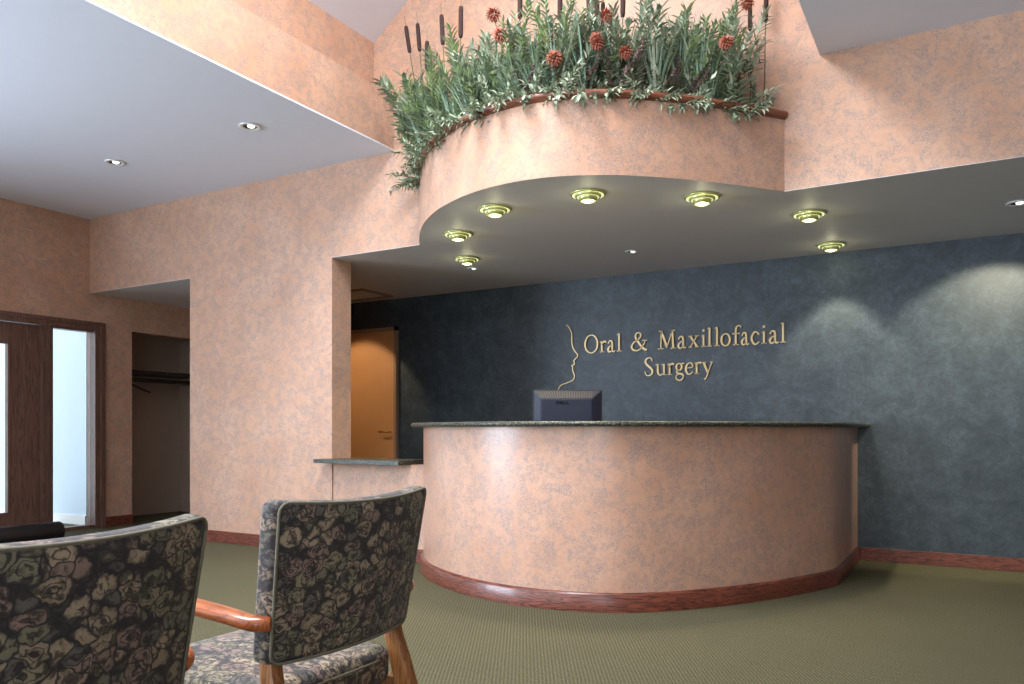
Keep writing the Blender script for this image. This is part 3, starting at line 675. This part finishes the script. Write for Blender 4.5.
# ------------------------------------------------------------------ armchairs (facing -X)
def armchair():
    t = thing('armchair', '', 'chair')
    # local frame: rear top of the back near x=0, chair faces -x, width along y
    hb, hw, tk = 0.165, 0.24, 0.030
    def defm(p):
        z = p.z; k = (z + hb) / (2 * hb)                    # 0 bottom .. 1 top
        y = p.y * (0.925 + 0.095 * k)
        q = (p.y / hw)
        x = p.x - 0.030 + 0.052 * k - 0.040 * q * q + 0.010
        zz = 0.71 + z + 0.012 * q * q * k - 0.004
        puff = 0.010 * (1 - q * q) * (1 - (2 * k - 1) ** 2)
        if p.x < 0: x -= puff * 1.6
        else: x += puff * 0.3
        return Vector((x - 0.05, y, zz))
    bm = bmesh.new(); rbox(bm, tk, hw, hb, 0.020, defm, (2, 18, 14), 4); back = link('backrest', bm, 'fabric', t, True)
    # welt cords: rear edge and front edge
    for nm, xs in (('piping', tk - 0.002),):
        loop = []
        r = 0.022; Y, Z = hw - 0.004, hb - 0.004
        cs = [(Y - r, Z - r, 0), (-(Y - r), Z - r, 90), (-(Y - r), -(Z - r), 180), (Y - r, -(Z - r), 270)]
        for cy, cz, a0 in cs:
            for k in range(6):
                a = radians(a0 + 90 * k / 5); loop.append((cy + r * cos(a), cz + r * sin(a)))
        dense = []
        for i in range(len(loop)):
            a, b = loop[i], loop[(i + 1) % len(loop)]; l = math.hypot(b[0] - a[0], b[1] - a[1]); m = max(1, int(l / 0.03))
            dense += [(a[0] + (b[0] - a[0]) * j / m, a[1] + (b[1] - a[1]) * j / m) for j in range(m)]
        P = [defm(Vector((xs, a, b))) for a, b in dense]
        bm = bmesh.new(); P = P + [P[0]]
        sweep(bm, P, (0.0034, 0.0034), up=(1, 0, 0.01), n=8); link(nm, bm, 'piping' if xs > 0 else 'fabric', back, True)
    # seat cushion
    def sdef(p):
        q = 1 - (p.y / 0.26) ** 2; w = 1 - (p.x / 0.25) ** 2
        z = p.z + (0.016 * max(0, q) * max(0, w) if p.z > 0 else 0)
        return Vector((p.x * 0.92 - 0.345, p.y * (0.94 - 0.09 * (p.x / 0.25)), z + 0.435))
    bm = bmesh.new(); rbox(bm, 0.25, 0.255, 0.048, 0.032, sdef, (10, 10, 2), 4); seat = link('seat', bm, 'fabric', t, True)
    for z in (0.018,):
        P = []
        for k in range(48):
            a = 2 * pi * k / 48; c, s = cos(a), sin(a); e = 0.18
            P.append(sdef(Vector((0.247 * math.copysign(abs(c) ** e, c), 0.252 * math.copysign(abs(s) ** e, s), z))))
        bm = bmesh.new(); sweep(bm, P + [P[0]], (0.0045, 0.0045), n=8); link('piping', bm, 'piping', seat, True)
    # wood
    for s in (-1, 1):
        # rear leg: sabre leg carrying the back post
        path = catmull([(0.045, s * 0.225, 0.0), (0.000, s * 0.220, 0.16), (-0.048, s * 0.212, 0.33), (-0.078, s * 0.204, 0.44), (-0.102, s * 0.196, 0.54), (-0.100, s * 0.190, 0.64)], 5)
        sz = [(0.0145 + 0.004 * min(1, i / 12), 0.021 - 0.000 * i) for i in range(len(path))]
        sz = [(a, 0.016 + 0.010 * sin(pi * min(1, i / 22))) for i, (a, b) in enumerate(sz)]
        bm = bmesh.new(); sweep(bm, path, sz, up=(1, 0, 0), n=16, sq=4.5); link('leg', bm, 'leg_wood', t, True)
        path = catmull([(-0.545, s * 0.262, 0.0), (-0.542, s * 0.265, 0.20), (-0.535, s * 0.268, 0.42), (-0.52, s * 0.268, 0.58), (-0.50, s * 0.266, 0.638)], 5)
        sz = [(0.015 + 0.006 * min(1, i / 14), 0.015 + 0.008 * min(1, i / 14)) for i in range(len(path))]
        bm = bmesh.new(); sweep(bm, path, sz, up=(1, 0, 0), n=16, sq=4.0); link('leg', bm, 'leg_wood', t, True)
        # arm
        path = catmull([(-0.075, s * 0.222, 0.632), (-0.10, s * 0.244, 0.634), (-0.16, s * 0.256, 0.645), (-0.26, s * 0.266, 0.656), (-0.40, s * 0.270, 0.660), (-0.50, s * 0.268, 0.654), (-0.55, s * 0.264, 0.640)], 5)
        m = len(path)
        sz = [(0.015 + 0.013 * sin(pi * min(1, (i / m) * 0.8 + 0.02)), 0.016 - 0.002 * sin(pi * i / m)) for i in range(m)]
        sz[-1] = (0.010, 0.008)
        bm = bmesh.new(); sweep(bm, path, sz, n=16, sq=2.6); link('arm', bm, 'chair_wood', t, True)
        bm = bmesh.new(); box(bm, -0.53, -0.07, s * 0.246 - 0.009, s * 0.246 + 0.009, 0.34, 0.392); link('seat_rail', bm, 'leg_wood', t)
    bm = bmesh.new(); box(bm, -0.56, -0.54, -0.25, 0.25, 0.34, 0.392); link('seat_rail', bm, 'leg_wood', t)
    bm = bmesh.new(); box(bm, -0.09, -0.070, -0.20, 0.20, 0.34, 0.392); link('seat_rail', bm, 'leg_wood', t)
    return t
c0 = armchair(); c0.location = (-1.130, 1.342, 0)
c0['label'] = 'floral armchair nearest the reception desk, its whole back in view'; c0['group'] = 'floral armchairs in a row'
c1 = copy_thing(c0, (-1.055, 0.632, 0)); c1['label'] = 'floral armchair cut off by the lower left corner of the photo'

# ------------------------------------------------------------------ plants in the planter
def leaf(bm, base, d, up, length, width, mat, curl=0.25):
    d = d.normalized(); s = d.cross(up)
    if s.length < 1e-4: s = d.cross(Vector((1, 0, 0)))
    s.normalize(); nrm = s.cross(d).normalized()
    prof = [(0, 0.08), (0.3, 0.85), (0.6, 0.9), (1.0, 0.0)]
    rows = []
    for tt, w in prof:
        c = base + d * length * tt - nrm * curl * length * tt * tt
        if w == 0: rows.append([bm.verts.new(c)])
        else:
            ww = width * w / 2; rows.append([bm.verts.new(c - s * ww + nrm * ww * 0.35), bm.verts.new(c), bm.verts.new(c + s * ww + nrm * ww * 0.35)])
    for a, b in zip(rows, rows[1:]):
        if len(b) == 3:
            for k in (0, 1): bm.faces.new((a[k], a[k + 1], b[k + 1], b[k])).material_index = mat
        else:
            for k in (0, 1): bm.faces.new((a[k], a[k + 1], b[0])).material_index = mat
def curve_pts(h, bend, n=9):
    return [Vector((bend * (k / (n - 1)) ** 1.7, 0.02 * sin(k), h * k / (n - 1) * (1 - 0.18 * (bend / max(h, .01)) * (k / (n - 1))))) for k in range(n)]
def leafy(rng, branches, mats, ll, lw, per=3, clear=0.12, name='leafy_spray'):
    """a pick of several leafy branches sharing one foot; branches = (height, lean, bend)"""
    t = thing(name, '', 'plant'); bs = bmesh.new(); bl = bmesh.new(); nb = len(branches)
    for bi, (h, lean, bend) in enumerate(branches):
        az = 2 * pi * bi / nb + rng.random(); R = Matrix.Rotation(az, 3, 'Z') @ Matrix.Rotation(lean, 3, 'Y')
        P = [R @ p for p in curve_pts(h, bend)]
        sweep(bs, P, [(0.0028 - 0.0018 * i / 8,) * 2 for i in range(9)], up=(0.2, 1, 0.1), n=4)
        nn = int(h / 0.024)
        for k in range(nn):
            f = clear + (1 - clear) * k / (nn - 1); i = min(7, int(f * 8)); p = P[i].lerp(P[i + 1], f * 8 - i); tan = (P[i + 1] - P[i]).normalized()
            e1 = tan.orthogonal().normalized(); e2 = tan.cross(e1)
            for q in range(per):
                a = k * 2.4 + q * 2 * pi / per + rng.random() * 0.6
                side = e1 * cos(a) + e2 * sin(a); d = side * (0.9 - 0.35 * f) + tan * (0.45 + 0.5 * f)
                leaf(bl, p, d, Vector((0, 0, 1)), ll * (0.7 + 0.6 * rng.random()) * (1.1 - 0.35 * f), lw * (0.8 + 0.4 * rng.random()), rng.choice((0, 1)), 0.1 + 0.35 * rng.random())
    link('stem', bs, 'stem', t, True); link('foliage', bl, mats, t); return t
def grass(rng, n, h, spread, wid, mats, droop):
    t = thing('grass_tuft', '', 'plant'); bm = bmesh.new()
    for k in range(n):
        a = rng.random() * 2 * pi; hh = h * (0.55 + 0.45 * rng.random()); b = spread * (0.3 + rng.random()); r0 = 0.02 * rng.random()
        dirv = Vector((cos(a), sin(a), 0)); side = Vector((-sin(a), cos(a), 0)); m = 7; prev = None; dr = droop * rng.random(); mt = rng.choice((0, 0, 1))
        for j in range(m + 1):
            f = j / m; c = dirv * (r0 + b * f ** 1.8) + Vector((0, 0, hh * (f - dr * f ** 3))); w = wid / 2 * (1 - f ** 2.5) + 0.0003
            cur = (bm.verts.new(c - side * w), bm.verts.new(c + side * w))
            if prev: bm.faces.new((prev[0], prev[1], cur[1], cur[0])).material_index = mt
            prev = cur
    link('blades', bm, mats, t); return t
def cattail(rng):
    t = thing('cattail', '', 'plant')
    bm = bmesh.new(); sweep(bm, [(0, 0, 0), (0.004, 0, 0.2), (0, 0, 0.46), (0, 0, 0.66)], [(0.003, 0.003), (0.003, 0.003), (0.002, 0.002), (0.0008, 0.0008)], up=(1, 0, 0), n=6); link('stem', bm, 'stem', t, True)
    bm = bmesh.new(); lathe(bm, [(0.0, 0.455), (0.008, 0.46), (0.0108, 0.475), (0.0108, 0.585), (0.009, 0.60), (0.0, 0.605)], 12); link('seed_head', bm, 'cattail', t, True)
    return t
def flower(rng):
    t = thing('red_flower', '', 'flower'); h = 0.34
    bm = bmesh.new(); sweep(bm, [(0, 0, 0), (0.01, 0, h * .5), (0, 0, h)], (0.0025, 0.0025), up=(0, 1, 0), n=6); link('stem', bm, 'stem', t, True)
    bm = bmesh.new()
    for k in range(70):
        z = 1 - 2 * (k + .5) / 70; r = math.sqrt(1 - z * z); a = k * 2.4; d = Vector((r * cos(a), r * sin(a), z * 0.8 + 0.25))
        leaf(bm, Vector((0, 0, h)) + d * 0.014, d, Vector((0.1, 0.2, 1)), 0.034, 0.016, 0, 0.4)
    link('flower_head', bm, 'red_flower', t)
    bm = bmesh.new()
    for k in range(10):
        a = k * 2.1; leaf(bm, Vector((0, 0, 0.08 + 0.024 * k)), Vector((cos(a), sin(a), .6)), Vector((0, 0, 1)), 0.06, 0.018, 0, 0.3)
    link('foliage', bm, 'leaf', t); return t
rng = random.Random(11)
U = rng.uniform
LEAFY = [leafy(rng, [(U(.22, .34), U(.3, .8), U(.03, .12)) for _ in range(5)], ['leaf', 'leaf_pale'], 0.066, 0.020),
         leafy(rng, [(U(.36, .56), U(.02, .3), U(.02, .10)) for _ in range(6)], ['leaf', 'leaf_pale'], 0.078, 0.019),
         leafy(rng, [(U(.40, .60), U(.02, .25), U(.0, .08)) for _ in range(5)], ['leaf_bright', 'leaf'], 0.066, 0.015, 3, 0.2),
         leafy(rng, [(U(.24, .36), U(.2, .7), U(.08, .20)) for _ in range(5)], ['leaf_pale', 'leaf'], 0.070, 0.020),
         leafy(rng, [(U(.30, .48), U(.02, .35), U(.0, .10)) for _ in range(6)], ['leaf', 'leaf_bright'], 0.062, 0.024, 2)]
DRY = leafy(rng, [(U(.24, .38), U(.02, .3), .05) for _ in range(3)], ['dry', 'dry'], 0.030, 0.024, 3, 0.35, 'dried_sprig')
GRASS = [grass(rng, 46, 0.64, 0.16, 0.011, ['leaf_blue', 'leaf_pale'], 0.25), grass(rng, 40, 0.54, 0.30, 0.008, ['leaf_blue', 'leaf'], 0.8)]
CAT = cattail(rng); FLO = flower(rng)
used = set()
def put(proto, loc, rz, tilt, label, group, sc=1.0):
    if proto.name in used: o = copy_thing(proto)
    else: o = proto; used.add(proto.name)
    o.location = loc; o.rotation_mode = 'ZYX'; o.rotation_euler = Euler((0, 0, 0))
    # tilt = (dx, dy) lean, rz = spin
    q = Vector((0, 0, 1)).rotation_difference(Vector((tilt[0], tilt[1], 1)).normalized())
    o.rotation_mode = 'QUATERNION'; o.rotation_quaternion = q @ Euler((0, 0, rz)).to_quaternion()
    o.scale = (sc,) * 3; o['label'] = label; o['group'] = group; return o
ins = offset(pl, -0.10)
import bisect
acc = [0]
for a, b in zip(pl, pl[1:]): acc.append(acc[-1] + math.hypot(b[0] - a[0], b[1] - a[1]))
def onarc(f, inset):
    """point at fraction f along the arc, inset inwards; returns x, y, outward normal"""
    s = f * acc[-1]; i = max(1, min(len(pl) - 1, bisect.bisect(acc, s))); q = (s - acc[i - 1]) / (acc[i] - acc[i - 1])
    x = pl[i - 1][0] + (pl[i][0] - pl[i - 1][0]) * q; y = pl[i - 1][1] + (pl[i][1] - pl[i - 1][1]) * q
    tx, ty = pl[i][0] - pl[i - 1][0], pl[i][1] - pl[i - 1][1]; l = math.hypot(tx, ty); nx, ny = ty / l, -tx / l
    return x - nx * inset, y - ny * inset, nx, ny
ZN = ['at the far left end', 'above the innermost left eyeball light', 'on the left front curve', 'left of the front middle', 'at the front middle', 'right of the front middle',
      'on the right front', 'above the right half light', 'near the right end', 'at the right end']
def zone(f): return min(9, int(f * 10))
ZB = 2.82
PLACED = {}
def put2(p, loc, rz, tilt, kind, f, sc, side):
    o = put(p, loc, rz, tilt, '', '', sc); PLACED.setdefault((kind, zone(f)), []).append(o); return o
# low front row leaning over the rim
nf = 34
for k in range(nf):
    f = 0.02 + 0.955 * (k + 0.4 * rng.random()) / nf
    x, y, nx, ny = onarc(f, 0.11); y = min(y, YF - 0.10); x = min(x, -1.06) if f > .9 else x
    lean = 0.30 + 0.40 * rng.random() + (0.22 if f < 0.16 else 0)
    put2(rng.choice((LEAFY[0], LEAFY[3])), (x, y, ZB), rng.random() * 6.28, (nx * lean, ny * lean - (.25 if f > .9 or f < .08 else 0)), 'leafy spray leaning over the planter rim', f, 0.80 + 0.25 * rng.random(), 0)
# taller sprays behind
for k in range(56):
    f = 0.03 + 0.94 * (k + rng.random()) / 56; x, y, nx, ny = onarc(f, 0.17 + 0.26 * rng.random() ** 1.2)
    y = min(y, YF - 0.20 - 0.08 * rng.random()); x = max(-3.42, min(-1.18, x))
    p = rng.choice((LEAFY[1], LEAFY[2], LEAFY[4], LEAFY[1]))
    put2(p, (x, y, ZB), rng.random() * 6.28, (rng.uniform(-.1, .1) + nx * (.45 if f < .2 else .15), rng.uniform(-.15, 0.0) + ny * .1), 'tall leafy spray in the planter', f, (1.36 if f < 0.25 else 1.14) * rng.uniform(.75, 1.2), 0)
for k in range(36):
    f = 0.05 + 0.90 * (k + rng.random()) / 36; x, y, nx, ny = onarc(f, 0.14 + 0.24 * rng.random()); y = min(y, YF - 0.28); x = max(-3.35, min(-1.25, x))
    p = GRASS[0] if rng.random() < 0.6 else GRASS[1]
    put2(p, (x, y, ZB), rng.random() * 6.28, (rng.uniform(-.12, .12), rng.uniform(-.15, 0)), 'tuft of long blue-green grass', f, rng.uniform(.9, 1.3), 0)
for k in range(12):
    f = 0.5 + 0.43 * (k + rng.random()) / 12; x, y, nx, ny = onarc(f, 0.1 + 0.15 * rng.random()); y = min(y, YF - 0.15); x = min(-1.12, x)
    put2(DRY, (x, y, ZB), rng.random() * 6, (nx * .3, ny * .3), 'dry mauve-brown sprig among the green sprays', f, rng.uniform(.9, 1.25), 0)
ORD = ['leftmost', 'second from left', 'third from left', 'fourth from left', 'fifth from left', 'sixth from left', 'seventh from left', 'eighth from left', 'ninth from left', 'tenth from left']
for (kind, zz), lst in PLACED.items():
    lst.sort(key=lambda o: (o.location.x * cos(radians(30)) + o.location.y * .5) / (-o.location.x * .5 + o.location.y * cos(radians(30))))
    for i, o in enumerate(lst):
        o['label'] = kind + ' ' + ZN[zz] + ('' if len(lst) == 1 else ', ' + ORD[i]); o['group'] = kind.split(' in the')[0] + 's'
# cattails and flowers placed where the photo shows them: (u, v of head centre, distance from wall line)
def at(u, v, inset_y):
    s = (u - 512) / 785; c = cos(radians(30)); xr, yr, zr = -.5 + c * s, c + .5 * s, (430 - v) / 785
    d = inset_y / yr; return xr * d, inset_y, 1.02 + zr * d
CT = [(401, 40, 4.66, -.18, 'leftmost cattail, leaning left above the planter'), (415, 38, 4.66, -.10, 'second cattail from the left end of the planter'), (441, 30, 4.40, -.06, 'third cattail from the left end of the planter'),
      (427, 56, 4.50, 0, 'short cattail half hidden by leaves at the left end'), (461, 22, 4.35, 0.01, 'tall cattail above the left front of the planter'), (520, 2, 4.25, 0.0, 'cattail cut by the top edge of the photo beside the first red flowers'),
      (589, 7, 4.30, -.06, 'left one of the close pair of cattails at the middle'), (597, 8, 4.34, -.05, 'right one of the close pair of cattails at the middle'), (603, 16, 4.20, 0, 'low cattail behind a rust red flower at the middle'),
      (750, 16, 4.66, 0, 'cattail behind the topmost red flower at the right'), (766, 6, 4.77, .03, 'rightmost cattail of the planter'), (560, 4, 4.4, 0, 'cattail cut by the top edge left of the middle pair'), (623, 0, 4.35, .02, 'cattail cut by the top edge right of the middle pair')]
for u, v, yy, ln, lab in CT:
    x, y, z = at(u, v, yy); sc = 1.0; hh = z - ZB; sc = max(0.75, min(1.45, hh / 0.53)); 
    put(CAT, (x - ln * (z - ZB), y, z - 0.53 * sc), 0, (ln, 0.0), lab, 'cattails', sc)
FL = [(493, 13, 4.0, 'rust red flower high above the left front'), (500, 33, 3.96, 'large rust red flower below the highest one at left'), (513, 41, 3.95, 'rust red flower lowest of the three at left'), (554, 57, 3.93, 'small dark red flower low beside the hanging grass'),
      (606, 14, 4.02, 'rust flower in front of the low cattail'), (597, 42, 4.0, 'orange red flower low in the middle'), (625, 51, 3.98, 'large rust red flower above the middle of the rim'), (596, 38, 4.05, 'rust flower tucked behind the orange red one'), (747, 2, 4.5, 'topmost red flower at the right, in front of a cattail'),
      (726, 41, 4.38, 'rust red flower upper right among dry sprigs'), (735, 71, 4.56, 'rust red flower low on the right front'), (746, 65, 4.66, 'mauve red flower beside the low right one'), (549, 38, 4.0, 'small rust flower left of the middle')]
for u, v, yy, lab in FL:
    # head where the photo shows it, the stem leaning out of the planter towards the room
    x, y, z = at(u, v, yy); sc = rng.uniform(.92, 1.12); tl = Vector((0.08 if u < 560 else -0.10, -0.75, 1)).normalized()
    b = Vector((x, y, z)) - tl * 0.35 * sc; put(FLO, b, rng.random() * 6, (tl.x / tl.z, tl.y / tl.z), lab, 'rust red flowers', sc)
